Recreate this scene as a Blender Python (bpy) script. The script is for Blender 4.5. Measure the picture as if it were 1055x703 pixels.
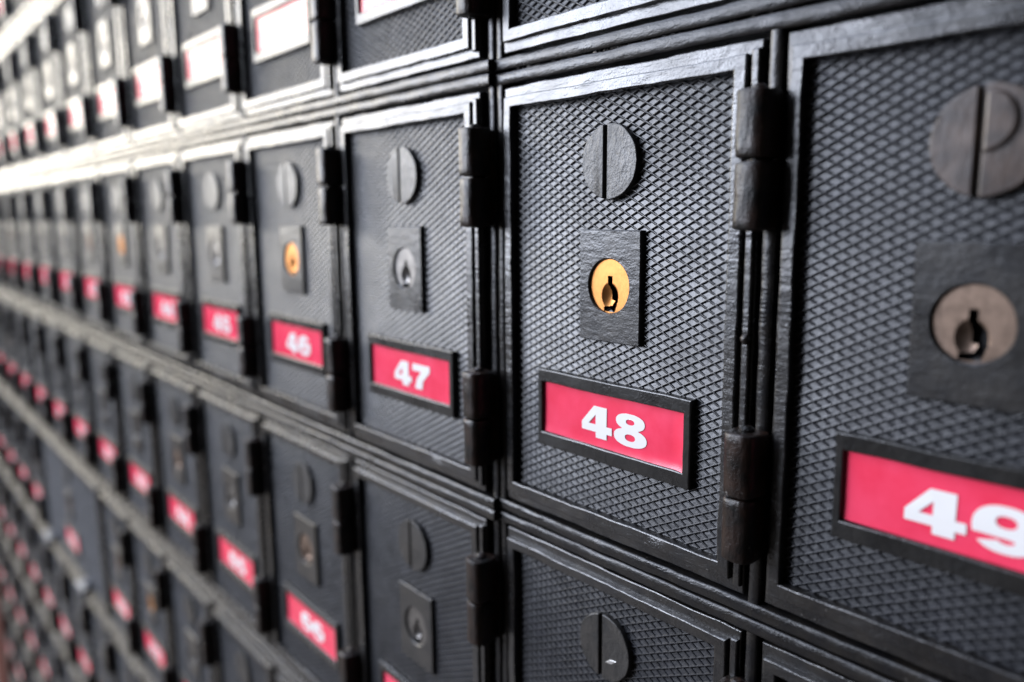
import bpy, bmesh, math, random
from mathutils import Vector, Matrix, noise
from mathutils.geometry import tessellate_polygon

for o in list(bpy.data.objects): bpy.data.objects.remove(o, do_unlink=True)
scene = bpy.context.scene
C = scene.collection
S = 0.1                      # one column pitch = 10 cm; meshes are written in pitches

# ------------------------------------------------------------------ camera
CAM = Vector((1.62142515, -1.65996373, 0.28485128)) * S
yaw, pit, rol = [math.radians(a) for a in (-50.231477, -9.025983, -0.461367)]
fwd = Vector((math.sin(yaw)*math.cos(pit), math.cos(yaw)*math.cos(pit), math.sin(pit)))
rgt = Vector((math.cos(yaw), -math.sin(yaw), 0)); upv = rgt.cross(fwd)
r2 = math.cos(rol)*rgt + math.sin(rol)*upv
u2 = -math.sin(rol)*rgt + math.cos(rol)*upv
cd = bpy.data.cameras.new('camera'); cam = bpy.data.objects.new('camera', cd); C.objects.link(cam)
Mx = Matrix((r2, u2, -fwd)).transposed().to_4x4(); Mx.translation = CAM
cam.matrix_world = Mx
FPX = 827.3608
cd.sensor_width = 36; cd.sensor_fit = 'HORIZONTAL'; cd.lens = FPX*36/1055
cd.clip_start = 0.005; cd.clip_end = 50
cd.dof.use_dof = True; cd.dof.focus_distance = 0.218; cd.dof.aperture_fstop = 6.0; cd.dof.aperture_blades = 7
scene.camera = cam

# ------------------------------------------------------------------ light
w = bpy.data.worlds.new('World'); scene.world = w; w.use_nodes = True
bg = w.node_tree.nodes['Background']; bg.inputs[0].default_value = (1.0, 0.93, 0.86, 1); bg.inputs[1].default_value = 0.015
def area(name, loc, target, sx, sy, radiance, col):
    l = bpy.data.lights.new(name, 'AREA'); l.shape = 'RECTANGLE'; l.size = sx; l.size_y = sy
    l.energy = radiance*math.pi*sx*sy; l.color = col
    o = bpy.data.objects.new(name, l); C.objects.link(o); o.location = loc
    o.rotation_euler = (Vector(target)-Vector(loc)).to_track_quat('-Z', 'Y').to_euler()
    return o
Z0 = CAM.z + 0.02
area('end_window', (-4.6, -1.42, Z0+1.0), (0, -1.42, Z0+1.0), 2.8, 2.0, 9.5, (1.0, 0.93, 0.80))
area('side_window', (-3.15, -2.8, Z0+1.0), (-3.15, 0, Z0+1.0), 2.9, 2.0, 18.5, (0.79, 0.85, 1.0))
area('roof_light', (-2.6, -1.42, 2.75), (-2.6, -1.42, 0), 4.0, 2.8, 6.0, (0.72, 0.80, 1.0))

vs = scene.view_settings
vs.view_transform = 'Standard'; vs.look = 'None'; vs.exposure = 0; vs.gamma = 1; vs.use_curve_mapping = False
scene.render.engine = 'CYCLES'

# ------------------------------------------------------------------ materials
def base_mat(name):
    m = bpy.data.materials.new(name); m.use_nodes = True
    nt = m.node_tree; return m, nt, nt.nodes['Principled BSDF']
def N(nt, t, **k):
    n = nt.nodes.new(t)
    for a, b in k.items(): setattr(n, a, b)
    return n
def coords(nt, scale):
    tc = N(nt, 'ShaderNodeTexCoord'); oi = N(nt, 'ShaderNodeObjectInfo')
    mu = N(nt, 'ShaderNodeMath', operation='MULTIPLY'); mu.inputs[1].default_value = 37.0
    nt.links.new(oi.outputs['Random'], mu.inputs[0])
    ad = N(nt, 'ShaderNodeVectorMath', operation='ADD')
    nt.links.new(tc.outputs['Object'], ad.inputs[0]); nt.links.new(mu.outputs[0], ad.inputs[1])
    mp = N(nt, 'ShaderNodeMapping'); mp.inputs['Scale'].default_value = scale
    nt.links.new(ad.outputs[0], mp.inputs[0]); return mp
def noise_tex(nt, scale, detail=4, vec=(1, 1, 1), rough=.55):
    n = N(nt, 'ShaderNodeTexNoise'); n.inputs['Scale'].default_value = scale; n.inputs['Detail'].default_value = detail
    n.inputs['Roughness'].default_value = rough
    nt.links.new(coords(nt, vec).outputs[0], n.inputs['Vector']); return n
def ramp(nt, src, stops):
    r = N(nt, 'ShaderNodeValToRGB'); e = r.color_ramp.elements
    while len(e) < len(stops): e.new(.5)
    for i, (p, c) in enumerate(stops): e[i].position = p; e[i].color = (*c, 1) if len(c) == 3 else c
    nt.links.new(src, r.inputs[0]); return r
def paint(name, c0, c1, rough=(.28, .5), bump=.25, streak=(1, 1, 1), fleck=.0, spec=.66):
    m, nt, p = base_mat(name); L = nt.links.new
    a = noise_tex(nt, 160, 5)
    cr = ramp(nt, a.outputs['Fac'], [(.38, c0), (.66, c1)])
    col = cr.outputs[0]
    if fleck:
        f = noise_tex(nt, 900, 2); fr = ramp(nt, f.outputs['Fac'], [(.74-fleck, (0, 0, 0)), (.80-fleck, (1, 1, 1))])
        mx = N(nt, 'ShaderNodeMix', data_type='RGBA'); L(fr.outputs[0], mx.inputs['Factor']); L(col, mx.inputs['A'])
        mx.inputs['B'].default_value = (.22, .21, .2, 1); col = mx.outputs['Result']
    L(col, p.inputs['Base Color']); p.inputs['Specular IOR Level'].default_value = spec
    b = noise_tex(nt, 60, 3)
    mr = N(nt, 'ShaderNodeMapRange'); mr.inputs['From Min'].default_value = .3; mr.inputs['From Max'].default_value = .7
    mr.inputs['To Min'].default_value = rough[0]*.82; mr.inputs['To Max'].default_value = rough[1]*.82
    L(b.outputs['Fac'], mr.inputs['Value']); L(mr.outputs[0], p.inputs['Roughness'])
    s1 = noise_tex(nt, 520, 4, streak); s2 = noise_tex(nt, 1700, 3, (1, 1, 1))
    sm = N(nt, 'ShaderNodeMath', operation='MULTIPLY_ADD'); sm.inputs[1].default_value = .35
    L(s2.outputs['Fac'], sm.inputs[0]); L(s1.outputs['Fac'], sm.inputs[2])
    bp = N(nt, 'ShaderNodeBump'); bp.inputs['Strength'].default_value = bump; bp.inputs['Distance'].default_value = .00035
    L(sm.outputs[0], bp.inputs['Height']); L(bp.outputs[0], p.inputs['Normal'])
    return m
MAT = {}
MAT['paint'] = paint('black_brushed_paint', (.006, .006, .007), (.016, .014, .012), (.25, .45), .7, (.30, 1, 1), .005, .92)
MAT['frame'] = paint('black_frame_paint', (.006, .006, .007), (.016, .014, .012), (.28, .46), .7, (.35, 1, 1), .005, .46)
MAT['panel'] = paint('black_knurl_paint', (.008, .009, .012), (.018, .019, .024), (.38, .52), .25, (1, 1, 1), 0, .62)
MAT['plate'] = paint('black_plate_paint', (.011, .011, .012), (.026, .024, .022), (.32, .48), .5, (.5, 1, 1), .0)
MAT['dial'] = paint('black_dial_paint', (.014, .014, .014), (.034, .031, .028), (.4, .6), .8, (1, 1, .5), .0)
MAT['dial_worn'] = paint('brown_worn_dial_paint', (.040, .030, .026), (.10, .072, .058), (.34, .55), .25, (1, 1, .5))
MAT['hinge'] = paint('worn_hinge_paint', (.003, .003, .003), (.024, .012, .008), (.34, .52), 1.0, (1, 1, .35), .02, .42)
MAT['holder'] = paint('black_label_holder_paint', (.008, .008, .008), (.016, .015, .014), (.28, .42), .35)
MAT['back'] = paint('dark_backing', (.006, .006, .006), (.010, .009, .009), (.6, .8), .1)
def metal(name, c, rough, var=.3):
    m, nt, p = base_mat(name); L = nt.links.new
    a = noise_tex(nt, 420, 4); d = tuple(x*(1-var) for x in c)
    L(ramp(nt, a.outputs['Fac'], [(.35, d), (.6, c)]).outputs[0], p.inputs['Base Color'])
    p.inputs['Metallic'].default_value = .9; p.inputs['Roughness'].default_value = rough
    s = noise_tex(nt, 2600, 2, (1, 1, .15)); bp = N(nt, 'ShaderNodeBump'); bp.inputs['Strength'].default_value = .08; bp.inputs['Distance'].default_value = .0005
    L(s.outputs['Fac'], bp.inputs['Height']); L(bp.outputs[0], p.inputs['Normal'])
    return m
MAT['brass'] = metal('bright_brass', (.64, .28, .085), .42, .15)
MAT['dull_brass'] = metal('dull_brass', (.27, .195, .15), .45)
MAT['steel'] = metal('grey_steel', (.22, .21, .20), .38)
MAT['chrome'] = metal('bright_latch_metal', (.22, .23, .25), .45, .2)
m, nt, p = base_mat('keyway_dark'); p.inputs['Base Color'].default_value = (.004, .004, .004, 1); p.inputs['Roughness'].default_value = .7; MAT['void'] = m
m, nt, p = base_mat('red_card'); a = noise_tex(nt, 90, 4)
nt.links.new(ramp(nt, a.outputs['Fac'], [(.35, (.86, .040, .095)), (.65, (.93, .065, .14))]).outputs[0], p.inputs['Base Color'])
p.inputs['Roughness'].default_value = .24; p.inputs['Specular IOR Level'].default_value = .6
b = noise_tex(nt, 70, 2); bp = N(nt, 'ShaderNodeBump'); bp.inputs['Strength'].default_value = .30; bp.inputs['Distance'].default_value = .001
nt.links.new(b.outputs['Fac'], bp.inputs['Height']); nt.links.new(bp.outputs[0], p.inputs['Normal']); MAT['red'] = m
m, nt, p = base_mat('white_print'); p.inputs['Base Color'].default_value = (.86, .85, .84, 1); p.inputs['Roughness'].default_value = .2; MAT['white'] = m
MAT['trim'] = paint('dark_red_wood', (.035, .006, .003), (.07, .012, .007), (.6, .8), .3, (1, 1, .15), 0, .12)
MAT['ground'] = paint('worn_brown_paving', (.05, .038, .03), (.10, .08, .06), (.6, .8), .2)
MAT['crumb'] = paint('old_paint_crumbs', (.02, .02, .02), (.16, .15, .14), (.3, .5), .3)
MAT['chip'] = metal('bare_metal_chip', (.75, .75, .74), .35, .1)

# ------------------------------------------------------------------ mesh helpers (units: pitches, y<0 towards viewer)
class MB:
    def __init__(s): s.v = []; s.f = []
    def add(s, vs, fs):
        k = len(s.v); s.v += [tuple(x) for x in vs]; s.f += [tuple(i+k for i in f) for f in fs]
    def mesh(s, name, mat, angle=20):
        me = bpy.data.meshes.new(name)
        me.from_pydata([(x*S, y*S, z*S) for x, y, z in s.v], [], s.f)
        bm = bmesh.new(); bm.from_mesh(me); bmesh.ops.recalc_face_normals(bm, faces=bm.faces); bm.to_mesh(me); bm.free()
        me.materials.append(mat); me.shade_smooth(); me.set_sharp_from_angle(angle=math.radians(angle))
        return me
def jit(p, seed, amp, fr=9.0):
    n = noise.noise_vector(Vector(p)*fr + Vector((seed*7.3, seed*3.1, seed*5.7)))
    n2 = noise.noise_vector(Vector(p)*fr*4 + Vector((seed*2.3, seed*9.1, seed*1.7)))
    return (p[0]+(n[0]+.5*n2[0])*amp, p[1]+(n[1]+.5*n2[1])*amp*.7, p[2]+(n[2]+.5*n2[2])*amp)
def ring(mb, loops, n=22, seed=0, amp=.0025, cap=False):
    """bridge a row of rectangles (u0,u1,v0,v1,y) all round"""
    rows = []
    for (u0, u1, v0, v1, y) in loops:
        pts = []
        cs = [(u0, v0), (u1, v0), (u1, v1), (u0, v1)]
        for k in range(4):
            a, b = cs[k], cs[(k+1) % 4]
            for i in range(n):
                t = i/n; pts.append(jit((a[0]+(b[0]-a[0])*t, y, a[1]+(b[1]-a[1])*t), seed, amp))
        rows.append(pts)
    vs = [q for r in rows for q in r]; m = 4*n; fs = []
    for j in range(len(rows)-1):
        for i in range(m):
            fs.append((j*m+i, j*m+(i+1) % m, (j+1)*m+(i+1) % m, (j+1)*m+i))
    if cap: fs.append(tuple((len(rows)-1)*m+i for i in range(m)))
    mb.add(vs, fs)
def rrect(u0, u1, v0, v1, y): return (u0, u1, v0, v1, y)
def frame_ring(mb, out, inn, yf, yb, bev, n=22, seed=0, amp=.0025):
    (a0, a1, b0, b1), (c0, c1, d0, d1) = out, inn
    ring(mb, [(a0, a1, b0, b1, yb), (a0, a1, b0, b1, yf+bev), (a0+bev*.35, a1-bev*.35, b0+bev*.35, b1-bev*.35, yf+bev*.3), (a0+bev, a1-bev, b0+bev, b1-bev, yf),
              (c0-bev, c1+bev, d0-bev, d1+bev, yf), (c0-bev*.35, c1+bev*.35, d0-bev*.35, d1+bev*.35, yf+bev*.3), (c0, c1, d0, d1, yf+bev), (c0, c1, d0, d1, yb)], n, seed, amp)
def bar(mb, a, b, half, ytop, ybase, horiz, seed=0, n=26, amp=.003):
    """half round moulding from a to b (ends (u,v)), across = +-half"""
    prof = [(-half, ybase), (-half, ytop+half*.9)] + [(-half*math.copysign(abs(math.cos(t))**.45, math.cos(t)), ytop+half*.9-half*.9*math.sin(t)**.45) for t in [math.pi*k/12 for k in (.6, 1.4, 2.6, 4.2, 6, 7.8, 9.4, 10.6, 11.4)]] + [(half, ytop+half*.9), (half, ybase)]
    vs = []; fs = []; m = len(prof)
    for i in range(n+1):
        t = i/n; cu = a[0]+(b[0]-a[0])*t; cv = a[1]+(b[1]-a[1])*t
        for (q, y) in prof:
            p = (cu, y, cv+q) if horiz else (cu+q, y, cv)
            vs.append(jit(p, seed, amp if 0 < i < n else 0, 7))
    for i in range(n):
        for j in range(m-1): fs.append((i*m+j, i*m+j+1, (i+1)*m+j+1, (i+1)*m+j))
    fs.append(tuple(range(m))); fs.append(tuple(n*m+j for j in range(m)))
    mb.add(vs, fs)
def prism(mb, poly, yf, yb, bev=.004, seed=0, amp=0):
    """closed outline (u,v) counter-clockwise, extruded from yb to yf with a bevelled front"""
    n = len(poly)
    def off(d):
        out = []
        for i in range(n):
            p0, p1, p2 = Vector(poly[i-1]), Vector(poly[i]), Vector(poly[(i+1) % n])
            e1 = (p1-p0).normalized(); e2 = (p2-p1).normalized()
            nn = Vector((-e1.y-e2.y, e1.x+e2.x)); l = nn.length
            nn = nn/l if l > 1e-6 else Vector((0, 0)); k = max(.4, l/2)
            out.append(p1+nn*(d/k))
        return out
    vs = []; fs = []
    for d, y in ((0, yb), (0, yf+bev), (bev*.35, yf+bev*.3), (bev, yf)):
        for q in off(d): vs.append(jit((q[0], y, q[1]), seed, amp, 20))
    for j in range(3):
        for i in range(n): fs.append((j*n+i, j*n+(i+1) % n, (j+1)*n+(i+1) % n, (j+1)*n+i))
    fs.append(tuple(3*n+i for i in range(n)))
    mb.add(vs, fs)

LC = (.014, .078); LR = .078
H = 1.4561132; GAP = .0325; DEP = .02407
DU0, DU1, DV0, DV1 = -.450, .488, -.676, .677          # door outline
OU0, OU1, OV0, OV1 = -.403, .417, -.606, .611          # opening that shows the knurled panel

def make_frame(seed, wide=(-.48, .52), left=False, right_u=.5205, right_y=-.016):
    mb = MB()
    for sgn in (-1, 1):
        bar(mb, (wide[0], sgn*.7065), (wide[1], sgn*.7065), .0195, -.020, .055, True, seed+sgn)
    bar(mb, (right_u, -.688), (right_u, .688), .0165, right_y, .055, False, seed+3)
    if left: bar(mb, (-.4690, -.688), (-.4690, .688), .0155, -.016, .055, False, seed+4)
    return mb.mesh('frame', MAT['frame'], 35)
def make_door(seed, du0=DU0, du1=DU1, ou0=OU0, ou1=OU1):
    mb = MB()
    frame_ring(mb, (du0, du1, DV0, DV1), (ou0-.012, ou1+.012, OV0-.012, OV1+.012), -.010, .05, .0035, 30, seed, .003)
    frame_ring(mb, (du0+.014, du1-.036, -.644, .644), (ou0, ou1, OV0, OV1), -.027, .03, .0035, 30, seed+1, .003)
    # hinge-side strip beyond the slit
    prism(mb, [(du1-.024, -.655), (du1-.003, -.655), (du1-.003, .655), (du1-.024, .655)], -.024, .03, .004)
    return mb.mesh('door', MAT['paint'])
def make_panel(seed, ou0=OU0, ou1=OU1, lock=LC):
    rnd = random.Random(seed); mb = MB()
    nx = round((ou1-ou0)/.0483); ny = 49; px = (ou1-ou0)/nx; py = (OV1-OV0)/ny
    vs = []; fs = []
    for k in (0, 1):
        for i in range(-1, nx+1):
            for j in range(-1, ny+1):
                cx = ou0+(i+.5+.5*k)*px; cy = OV0+(j+.5+.5*k)*py
                if cx < ou0-.02 or cx > ou1+.02 or cy < OV0-.02 or cy > OV1+.02: continue
                if lock and math.hypot(cx-lock[0], cy-lock[1]) < LR*.93: continue
                y0 = -.002; dp = .0062*rnd.uniform(.92, 1.08); b = len(vs); s1 = rnd.uniform(.80, .84); s2 = rnd.uniform(.60, .65)
                for sc, dy, up in ((1, (0, 0, 0, 0), 0), (s1, (.0005, .0009, .0005, .0005), 0), (s2, (.72*dp, dp, .72*dp, .48*dp), -.055*py)):
                    for q, (a, c) in enumerate(((.5, 0), (0, .5), (-.5, 0), (0, -.5))): vs.append((cx+a*px*sc, y0+dy[q], cy+c*py*sc+up))
                vs.append((cx+rnd.uniform(-.03, .03)*px, y0+dp*.76, cy+(-.04+rnd.uniform(-.03, .03))*py))
                for q in range(4):
                    p1 = (q+1) % 4
                    fs.append((b+q, b+p1, b+4+p1, b+4+q)); fs.append((b+4+q, b+4+p1, b+8+p1, b+8+q)); fs.append((b+8+q, b+8+p1, b+12))
    mb.add(vs, fs)
    me = mb.mesh('knurled_panel', MAT['panel'], 10)
    return me
def arc(c, r, a0, a1, n): return [(c[0]+r*math.cos(math.radians(a0+(a1-a0)*i/n)), c[1]+r*math.sin(math.radians(a0+(a1-a0)*i/n))) for i in range(n+1)]
DC = (.012, .425); DR = .104
def make_dial(mat, raised, seed):
    mb = MB(); su = -.002-DC[0]; hw = .0072
    def half(sgn):
        x = su+sgn*hw; a = math.degrees(math.acos(x/DR))
        pts = arc((0, 0), DR, -a, a, 30) if sgn > 0 else arc((0, 0), DR, a, 360-a, 30)
        return [(DC[0]+p[0], DC[1]+p[1]) for p in pts]
    prism(mb, half(1), -.0185, .006, .0025, seed, .0022); prism(mb, half(-1), -.0185, .006, .0025, seed+2, .0022)
    prism(mb, arc(DC, DR*.97, 0, 354, 40), -.006, .006, .001)
    if raised:
        cx = DC[0]+su+hw+.002
        prism(mb, [(cx, DC[1]-.022)] + arc((cx, DC[1]+.036), .058, -82, 88, 18) + [(cx, DC[1]+.096)], -.0265, -.015, .006)
    return mb.mesh('dial', mat)
PU, PV, PW, PH = .016, .077, .117, .160                # lock plate centre and half sizes
def make_plate(seed):
    mb = MB(); n = 48
    # rectangle with a round hole: pair each hole point with a point on the outline
    outl = []; hole = []
    for i in range(n):
        a = 2*math.pi*(i+.5)/n; c, s = math.cos(a), math.sin(a)
        k = min((PW/abs(c)) if abs(c) > 1e-6 else 9, (PH/abs(s)) if abs(s) > 1e-6 else 9)
        outl.append((PU+c*k, PV+s*k)); hole.append((LC[0]+LR*c, LC[1]+LR*s))
    # snap nearest points to the corners
    for sx in (-1, 1):
        for sz in (-1, 1):
            cpt = (PU+sx*PW, PV+sz*PH); i = min(range(n), key=lambda q: (outl[q][0]-cpt[0])**2+(outl[q][1]-cpt[1])**2); outl[i] = cpt
    yf, yb, bv = -.0165, .006, .003
    def ins(p, d): return (PU+(p[0]-PU)*(1-d/PW), PV+(p[1]-PV)*(1-d/PH))
    rows = [[(p[0], yb, p[1]) for p in outl], [(p[0], yf+bv, p[1]) for p in outl], [(ins(p, bv)[0], yf, ins(p, bv)[1]) for p in outl],
            [(LC[0]+(h[0]-LC[0])*1.035, yf, LC[1]+(h[1]-LC[1])*1.035) for h in hole], [(h[0], yf+.003, h[1]) for h in hole], [(h[0], yb, h[1]) for h in hole]]
    vs = [jit(q, seed, .0008, 20) for r in rows for q in r]; fs = []
    for j in range(len(rows)-1):
        for i in range(n): fs.append((j*n+i, j*n+(i+1) % n, (j+1)*n+(i+1) % n, (j+1)*n+i))
    mb.add(vs, fs); return mb.mesh('lock_plate', MAT['plate'])
KEY = [(-.11, .375), (-.11, .02), (-.08, -.15), (-.08, -.52), (.10, -.56), (.02, -.74), (-.30, -.78), (-.32, -.94), (.24, -.96), (.40, -.55), (.34, -.15), (.13, .06), (.13, .375)]
def inside(p, poly):
    r = False
    for i in range(len(poly)):
        (x1, y1), (x2, y2) = poly[i-1], poly[i]
        if (y1 > p[1]) != (y2 > p[1]) and p[0] < (x2-x1)*(p[1]-y1)/(y2-y1)+x1: r = not r
    return r
def make_lock(mat):
    mb = MB(); n = 84; R = LR*.985; idx = {}; vs = []; fs = []
    def vid(i, j):
        if (i, j) not in idx:
            x = -1+2*i/n; z = -1+2*j/n; l = math.hypot(x, z)
            if l > 1: x /= l; z /= l
            bx, bz = x+.0, z+.38; q = math.hypot(bx/.42, bz/.50)
            y = -.0075 + (.20*LR*(1-q*q) if q < 1 else 0)
            idx[(i, j)] = len(vs); vs.append((LC[0]+x*R, y, LC[1]+z*R))
        return idx[(i, j)]
    for i in range(n):
        for j in range(n):
            cx = -1+2*(i+.5)/n; cz = -1+2*(j+.5)/n
            if math.hypot(cx, cz) > 1.0 or inside((cx, cz), KEY): continue
            fs.append((vid(i, j), vid(i+1, j), vid(i+1, j+1), vid(i, j+1)))
    mb.add(vs, fs)
    me = mb.mesh('lock_cylinder', mat, 25)
    return me
def make_void():
    mb = MB(); prism(mb, arc(LC, LR*.99, 0, 352.5, 47), .024, .03, .001); return mb.mesh('keyway', MAT['void'])
HO = (-.284, .318, -.446, -.200); HI = (-.264, .293, -.402, -.240)   # label holder outline and window
def make_holder(seed):
    mb = MB(); frame_ring(mb, HO, HI, -.021, .006, .004, 14, seed, .0018)
    return mb.mesh('label_holder', MAT['holder'])
def make_card(seed):
    rnd = random.Random(seed); mb = MB(); nu, nv = 22, 12; vs = []; fs = []
    u0, u1, v0, v1 = HI[0]-.004, HI[1]+.004, HI[2]+.001, HI[3]+.004
    c1, c2, c3 = rnd.uniform(.0, .006), rnd.uniform(0, .006), rnd.uniform(-.003, .003)
    for j in range(nv+1):
        for i in range(nu+1):
            s, t = i/nu, j/nv
            y = -.009 - c1*(max(0, .16-t)/.16)**1.5*(.35+.65*s) - c2*(max(0, s-.95)/.05)**2 - .003*math.sin(math.pi*t)*math.sin(math.pi*s+c3*90)
            vs.append((u0+(u1-u0)*s, y, v0+(v1-v0)*t + c3*s*.6))
    for j in range(nv):
        for i in range(nu): a = j*(nu+1)+i; fs.append((a, a+1, a+nu+2, a+nu+1))
    mb.add(vs, fs)
    # thickness so that the card is not paper thin
    return mb.mesh('number_card', MAT['red'], 60)
def lathe(mb, prof, cu, cv, cy, n=24, seed=0, amp=0, e=2.0, wx=1.0):
    """prof: list of (radius, v) turned about the vertical axis through (cu, cy)"""
    vs = []; fs = []
    for (r, z) in prof:
        for i in range(n):
            a = 2*math.pi*i/n; c_, s_ = math.cos(a), math.sin(a)
            vs.append(jit((cu+r*wx*math.copysign(abs(c_)**(2/e), c_), cy+r*math.copysign(abs(s_)**(2/e), s_), cv+z), seed, amp, 14))
    for j in range(len(prof)-1):
        for i in range(n): fs.append((j*n+i, j*n+(i+1) % n, (j+1)*n+(i+1) % n, (j+1)*n+i))
    fs.append(tuple(range(n))); fs.append(tuple((len(prof)-1)*n+i for i in range(n)))
    mb.add(vs, fs)
BU, BY, BR = .507, -.049, .050                         # hinge barrel axis and radius
def make_leaf(v0, v1, seed):
    mb = MB()
    prism(mb, [(.466, v0+.012), (.546, v0+.012), (.546, v1-.012), (.466, v1-.012)], -.034, .0, .004, seed, .001)
    return mb.mesh('hinge', MAT['hinge'])
def make_knuckle(v0, v1, seed, rs=1.0):
    mb = MB(); h = v1-v0; r = BR*rs; b = .007
    prof = [(r*.55, 0), (r-b, .001), (r-b*.3, b*.4), (r, b)] + [(r, b+(h-2*b)*k/8) for k in range(1, 9)] + [(r-b*.3, h-b*.4), (r-b, h-.001), (r*.55, h)]
    lathe(mb, prof, BU, v0, BY, 32, seed, .0028, 3.2, .86)
    return mb.mesh('knuckle', MAT['hinge'], 40)
def make_pin(v0, v1):
    mb = MB(); lathe(mb, [(.018, 0), (.018, v1-v0+.010), (.010, v1-v0+.016)], BU, v0-.004, BY, 14)
    return mb.mesh('hinge_pin', MAT['hinge'])

# ---- digits: heavy, very wide figures
def ell(cx, cy, rx, ry, a0=0, a1=360, n=36, e=2.3):
    out = []
    for i in range(n if a1-a0 >= 360 else n+1):
        a = math.radians(a0+(a1-a0)*i/n); c, s = math.cos(a), math.sin(a)
        out.append((cx+rx*math.copysign(abs(c)**(2/e), c), cy+ry*math.copysign(abs(s)**(2/e), s)))
    return out
def fig8():
    R = []; n = 44
    for i in range(n+1):
        y = i/n; x = 0
        for (cy, ry, rx) in ((.275, .275, .64), (.755, .245, .56)):
            q = abs(y-cy)/ry
            if q < 1: x = max(x, rx*(1-q**2.3)**(1/2.3))
        R.append((x if 0 < i < n else .16, y))
    return [(.64+x, y) for x, y in R] + [(.64-x, y) for x, y in reversed(R)]
def fig9():
    o = ell(.64, .5, .64, .5, 217, 217+338, 60)
    return o + [(.42, .335), (.72, .325), (.83, .30), (.80, .245), (.70, .215), (.58, .225), (.50, .27)]
G = {}
G['4'] = (1.30, [[(.52, 1), (0, .43), (0, .18), (.60, .18), (.60, 0), (1.06, 0), (1.06, .18), (1.28, .18), (1.28, .42), (1.06, .42), (1.06, 1)], [(.60, .42), (.30, .42), (.60, .73)]])
G['7'] = (1.22, [[(0, 1), (0, .72), (.62, .72), (.30, .40), (.14, 0), (.64, 0), (.74, .36), (1.20, .76), (1.20, 1)]])
G['8'] = (1.28, [fig8(), ell(.64, .755, .165, .082), ell(.64, .28, .20, .105)])
G['9'] = (1.28, [fig9(), ell(.64, .67, .20, .125)])
G['6'] = (1.28, [[(1.28-x, 1-y) for x, y in q] for q in G['9'][1]])
G['0'] = (1.28, [ell(.64, .5, .64, .5, n=48), ell(.64, .5, .20, .26)])
G['1'] = (.80, [[(.28, 0), (.28, .62), (0, .62), (0, .80), (.22, .84), (.36, 1), (.74, 1), (.74, 0)]])
G['2'] = (1.25, [[(0, 0), (0, .16)] + [(.40, .33), (.72, .50), (.80, .62), (.74, .72), (.62, .75), (.50, .72), (.46, .62)] + [(.02, .62), (.06, .80), (.20, .93), (.42, .99), (.66, 1), (.95, .96), (1.17, .84), (1.22, .66), (1.12, .50), (.90, .36), (.70, .26), (1.23, .26), (1.23, 0)]])
G['3'] = (1.25, [[(.02, .30), (.46, .30), (.50, .24), (.62, .21), (.76, .24), (.78, .32), (.70, .39), (.46, .40), (.46, .60), (.66, .61), (.74, .68), (.70, .77), (.60, .79), (.50, .76), (.46, .70), (.04, .70), (.12, .87), (.34, .97), (.62, 1), (.94, .96), (1.14, .86), (1.17, .70), (1.08, .58), (.94, .52), (1.14, .44), (1.24, .30), (1.16, .13), (.94, .03), (.62, 0), (.30, .03), (.10, .13)]])
G['5'] = (1.25, [[(.02, .28), (.46, .28), (.52, .22), (.64, .20), (.77, .25), (.79, .34), (.73, .43), (.62, .46), (.46, .41), (.08, .41), (.16, 1), (1.14, 1), (1.14, .77), (.50, .77), (.48, .62), (.74, .67), (1.02, .62), (1.20, .50), (1.23, .33), (1.15, .14), (.94, .03), (.62, 0), (.30, .03), (.10, .13)]])
_num = {}
def make_number(txt):
    if txt in _num: return _num[txt]
    mb = MB(); hgt = .096; gap = .07; tot = sum(G[c][0] for c in txt)+gap*(len(txt)-1)
    x0 = -tot/2
    for ch in txt:
        wd, polys = G[ch]
        def sc(p, ch=ch): return ((x0+p[0])*hgt+.036, (p[1]-.5)*hgt-.328)
        polys2 = [[sc(p) for p in q] for q in polys]
        flat = [p for q in polys2 for p in q]; n = len(flat)
        tris = tessellate_polygon([[Vector((p[0], p[1], 0)) for p in q] for q in polys2])
        def yy(p):
            s = (p[0]-HI[0])/(HI[1]-HI[0]); t = (p[1]-HI[2])/(HI[3]-HI[2])
            return -.0108-.003*math.sin(math.pi*t)*math.sin(math.pi*s)
        mb.add([(p[0], yy(p), p[1]) for p in flat], [tuple(t) for t in tris])
        x0 += wd+gap
    me = bpy.data.meshes.new('number'); me.from_pydata([(x*S, y*S, z*S) for x, y, z in mb.v], [], mb.f)
    for f in me.polygons:
        pass
    me.materials.append(MAT['white']); me.update(); _num[txt] = me; return me

# ------------------------------------------------------------------ the setting
def link(name, me, parent=None, loc=(0, 0, 0)):
    o = bpy.data.objects.new(name, me); C.objects.link(o); o.location = loc
    if parent: o.parent = parent
    return o
CMIN, CMAX, RMIN, RMAX = -15, 2, -7, 2
mb = MB(); prism(mb, [(-15.49, RMIN*H-.75), (3.6, RMIN*H-.75), (3.6, RMAX*H+.75), (-15.49, RMAX*H+.75)], .062, .4, .002)
o = link('wall', mb.mesh('wall', MAT['back'])); o['kind'] = 'structure'

mb = MB(); mb.add([(-90, -60, -11), (40, -60, -11), (40, 3.9, -11), (-90, 3.9, -11)], [(0, 1, 2, 3)])
o = link('ground', mb.mesh('ground', MAT['ground'])); o['kind'] = 'structure'

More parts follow.
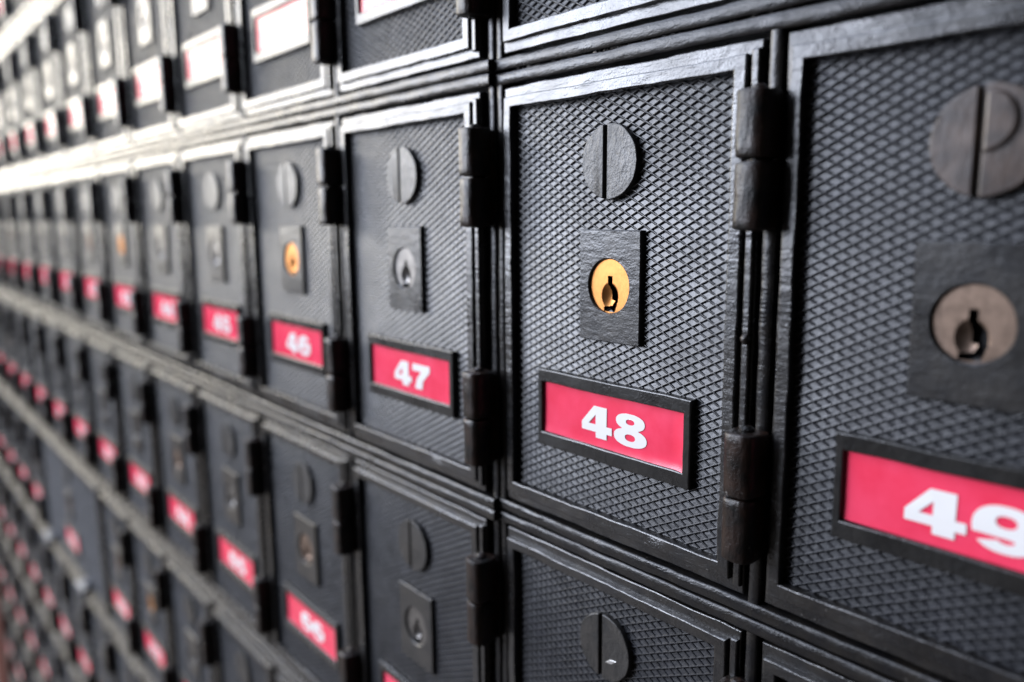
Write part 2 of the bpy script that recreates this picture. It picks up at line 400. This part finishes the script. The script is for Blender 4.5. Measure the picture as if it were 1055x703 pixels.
# ------------------------------------------------------------------ mailboxes
NV = 4
frames = [make_frame(10*i+1) for i in range(NV)]
frame_seam_left = make_frame(101, (-.489, .52), True)        # first box of the right-hand bank
frame_seam_right = make_frame(111, (-.48, .5425), False, .526, .004)             # last box of the left-hand bank
doors = [make_door(20*i+3) for i in range(NV)]
panels = [make_panel(i) for i in range(2)]
dials = [make_dial(MAT['dial'], False, 5*i) for i in range(3)]
dial49 = make_dial(MAT['dial_worn'], True, 50)
plates = [make_plate(i) for i in range(2)]
locks = {k: make_lock(MAT[k]) for k in ('brass', 'dull_brass', 'steel')}
void = make_void()
holders = [make_holder(i) for i in range(2)]
cards = [make_card(i+2) for i in range(6)]
panel49 = make_panel(5, lock=(LC[0]-.036, LC[1]-.012))
HV = ((.243, .398, .404, .557), (-.560, -.400, -.394, -.237))
leaves = [make_leaf(h[0], h[3], 7*i) for i, h in enumerate(HV)]
knuckles = [(make_knuckle(h[0], h[1], 3+i, .97), make_knuckle(h[2], h[3], 8+i, 1.0)) for i, h in enumerate(HV)]
pins = [make_pin(h[0], h[3]) for h in HV]

WORDS = ['zero', 'one', 'two', 'three', 'four', 'five', 'six', 'seven', 'eight', 'nine', 'ten', 'eleven', 'twelve', 'thirteen', 'fourteen', 'fifteen', 'sixteen']
SPECIAL = {
 (0, 0): 'black mailbox numbered 48 with bright brass lock, sharpest in view',
 (1, 0): 'black mailbox numbered 49 with worn brown dial at the right edge',
 (-1, 0): 'black mailbox numbered 47 with grey lock, left of number 48',
 (-2, 0): 'black mailbox numbered 46 with a small brass lock',
 (-3, 0): 'black mailbox numbered 45, just left of number 46',
 (0, -1): 'black mailbox directly below number 48 with a bright chip on its dial',
 (-1, -1): 'black mailbox directly below number 47',
 (-2, -1): 'black mailbox numbered 66, directly below number 46',
 (1, -1): 'black mailbox directly below number 49, only its top corner showing',
 (0, 1): 'black mailbox directly above number 48, only its lower edge showing',
 (-1, 1): 'black mailbox directly above number 47',
 (1, 1): 'black mailbox directly above number 49, only its bottom rim showing'}
def label(c, r):
    if (c, r) in SPECIAL: return SPECIAL[(c, r)]
    def pl(n, s): return WORDS[n]+' '+s+('s' if n > 1 else '')
    side = 'left' if c < 0 else 'right'
    if r == 0: return 'black mailbox %s %s of number 48 in the same row' % (pl(abs(c), 'place'), side)
    up = 'above' if r > 0 else 'below'
    if c == 0: return 'black mailbox %s %s number 48' % (pl(abs(r), 'row'), up)
    return 'black mailbox %s %s and %s %s of number 48' % (pl(abs(r), 'row'), up, pl(abs(c), 'column'), side)
def origin(c, r): return Vector((c+(GAP if c >= 0 else 0), DEP if c >= 0 else 0, r*H))*S
def px(P):
    d = Vector(P)-CAM; z = d.dot(fwd)
    return (527.5+FPX*d.dot(r2)/z, 351.5-FPX*d.dot(u2)/z) if z > .02 else None
def in_view(c, r, m=14):
    pts = [px(origin(c, r)+Vector((u, 0, v))*S) for u in (-.48, 0, .54) for v in (-.72, 0, .72)]
    if any(p is None for p in pts): return False
    xs = [p[0] for p in pts]; ys = [p[1] for p in pts]
    return max(xs) > -m and min(xs) < 1055+m and max(ys) > -m and min(ys) < 703+m
LOCKKIND = {(0, 0): 'brass', (1, 0): 'dull_brass', (-1, 0): 'steel', (-2, 0): 'brass', (-3, 0): 'steel', (-4, 0): 'steel', (-5, 0): 'brass', (-1, -1): 'steel', (-2, -1): 'dull_brass', (-5, -2): 'brass'}
rnd = random.Random(4)
NOFF = {(1, 0): -.036}
OFFS = {(0, 0): (0, 0), (1, 0): (-.036, -.012)}
def fittings(root, door, c, r, num):
    k = (c*7+r*3) % 97
    q = random.Random(c*131+r*17); dx, dz = OFFS.get((c, r), (q.uniform(-.010, .010), q.uniform(-.006, .006)))
    d = link('dial', dial49 if (c, r) == (1, 0) else dials[k % 3], door, (dx*S, 0, dz*S))
    pl = link('lock_plate', plates[k % 2], root, ((dx+q.uniform(-.004, .004))*S, 0, dz*S))
    lk = LOCKKIND.get((c, r)) or rnd.choice(['steel', 'steel', 'dull_brass'])
    link('lock_cylinder', locks[lk], pl); link('keyway', void, pl)
    ho = link('label_holder', holders[k % 2], root)
    link('number_card', cards[(c*5+r*2) % 6], ho); link('number', make_number(num), ho, (NOFF.get((c, r), 0)*S, 0, 0))
    return d
BIG = [(-9, -2), (-8, -2), (-7, -2)]
count = 0
for r in range(RMIN, RMAX+1):
    for c in range(CMIN, CMAX+1):
        if (c, r) in BIG or not in_view(c, r): continue
        root = bpy.data.objects.new('mailbox', None); C.objects.link(root); root.empty_display_size = .02
        root.location = origin(c, r); root['label'] = label(c, r); root['category'] = 'mailbox'; root['group'] = 'mailboxes in the wall'
        k = (c*5+r*11) % 101; count += 1
        link('frame', frame_seam_left if c == 0 else frame_seam_right if c == -1 else frames[k % NV], root)
        door = link('door', doors[(k+1) % NV], root); link('knurled_panel', panel49 if (c, r) == (1, 0) else panels[k % 2], door)
        dl = fittings(root, door, c, r, str((48+c-20*r) % 100))
        for i in range(2):
            hg = link('hinge', leaves[i], root)
            link('knuckle', knuckles[i][0], hg); link('knuckle', knuckles[i][1], hg); link('hinge_pin', pins[i], hg)
        if (c, r) == (0, -1):
            mb = MB(); cx, cy = .045, .395
            prism(mb, [(cx-.022, cy-.010), (cx+.002, cy-.007), (cx+.022, cy+.010), (cx-.004, cy+.006)], -.0200, -.016, .0008)
            link('paint_chip', mb.mesh('paint_chip', MAT['chip']), root)['label'] = 'bright leaf-shaped chip of bare metal'

# the odd bits of the two nearest boxes: a rivet head and crumbs of old paint caught in the joint
for ob in [o for o in C.objects if o.parent is None and o.name.startswith('mailbox')]:
    if ob['label'] == SPECIAL[(0, 0)]:
        mb = MB(); R_ = .014
        for i in range(4):
            a = math.pi/2*i/4
            mb.v += [(.476+R_*math.cos(a)*math.cos(q*math.pi/6), -.022-R_*.9*math.sin(a), -.02+R_*math.cos(a)*math.sin(q*math.pi/6)) for q in range(12)]
        mb.f = [(i*12+q, i*12+(q+1) % 12, (i+1)*12+(q+1) % 12, (i+1)*12+q) for i in range(3) for q in range(12)] + [tuple(36+q for q in range(12))]
        link('rivet', mb.mesh('rivet', MAT['hinge'], 60), ob)
    if ob['label'] == SPECIAL[(0, 1)]:
        mb = MB(); q = random.Random(12)
        for i in range(150):
            u = q.uniform(-.42, .52) if q.random() < .4 else q.gauss(.1, .16); z = -.728+q.gauss(0, .004); s = q.uniform(.002, .007)
            mb.add([(u+q.uniform(-1, 1)*s*1.8, -.004+q.uniform(-1, 1)*s, z+q.uniform(-1, 1)*s) for _ in range(5)], [(0, 1, 2), (0, 2, 3), (0, 3, 1), (1, 2, 4), (2, 3, 4), (3, 1, 4)])
        o = link('paint_crumbs', mb.mesh('paint_crumbs', MAT['crumb']), ob); o['kind'] = 'stuff'

# the wide box with two latches
root = bpy.data.objects.new('mailbox', None); C.objects.link(root); root.empty_display_size = .02
root.location = origin(-8, -2); root['label'] = 'wide black mailbox three columns across with two bright latches along its lower edge'
root['category'] = 'mailbox'; root['group'] = 'mailboxes in the wall'
link('frame', make_frame(77, (-1.48, 1.52), False, 1.5205), root)
door = link('door', make_door(78, DU0-1, DU1+1, OU0-1, OU1+1), root); link('knurled_panel', make_panel(9, OU0-1, OU1+1), door)
fittings(root, door, -8, -2, '80')
mb = MB(); prism(mb, arc((0, 0), .075, 0, 345, 23), -.06, 0, .008); prism(mb, [(-.16, -.03), (.16, -.045), (.16, .045), (-.16, .03)], -.10, -.05, .012)
lat = mb.mesh('latch', MAT['chrome'])
link('latch', lat, root, (-.98*S, -.02*S, -.60*S)); link('latch', lat, root, (.74*S, -.02*S, -.60*S))

# dark red timber beyond the end of the bank
mb = MB(); prism(mb, [(-17.6, RMIN*H-.75), (-15.52, RMIN*H-.75), (-15.52, RMAX*H+.75), (-17.6, RMAX*H+.75)], -.06, .4, .03, 5, .01)
o = link('timber_post', mb.mesh('timber_post', MAT['trim'])); o['label'] = 'dark red timber post at the far left end of the mailboxes'; o['category'] = 'post'
print('mailboxes', count)
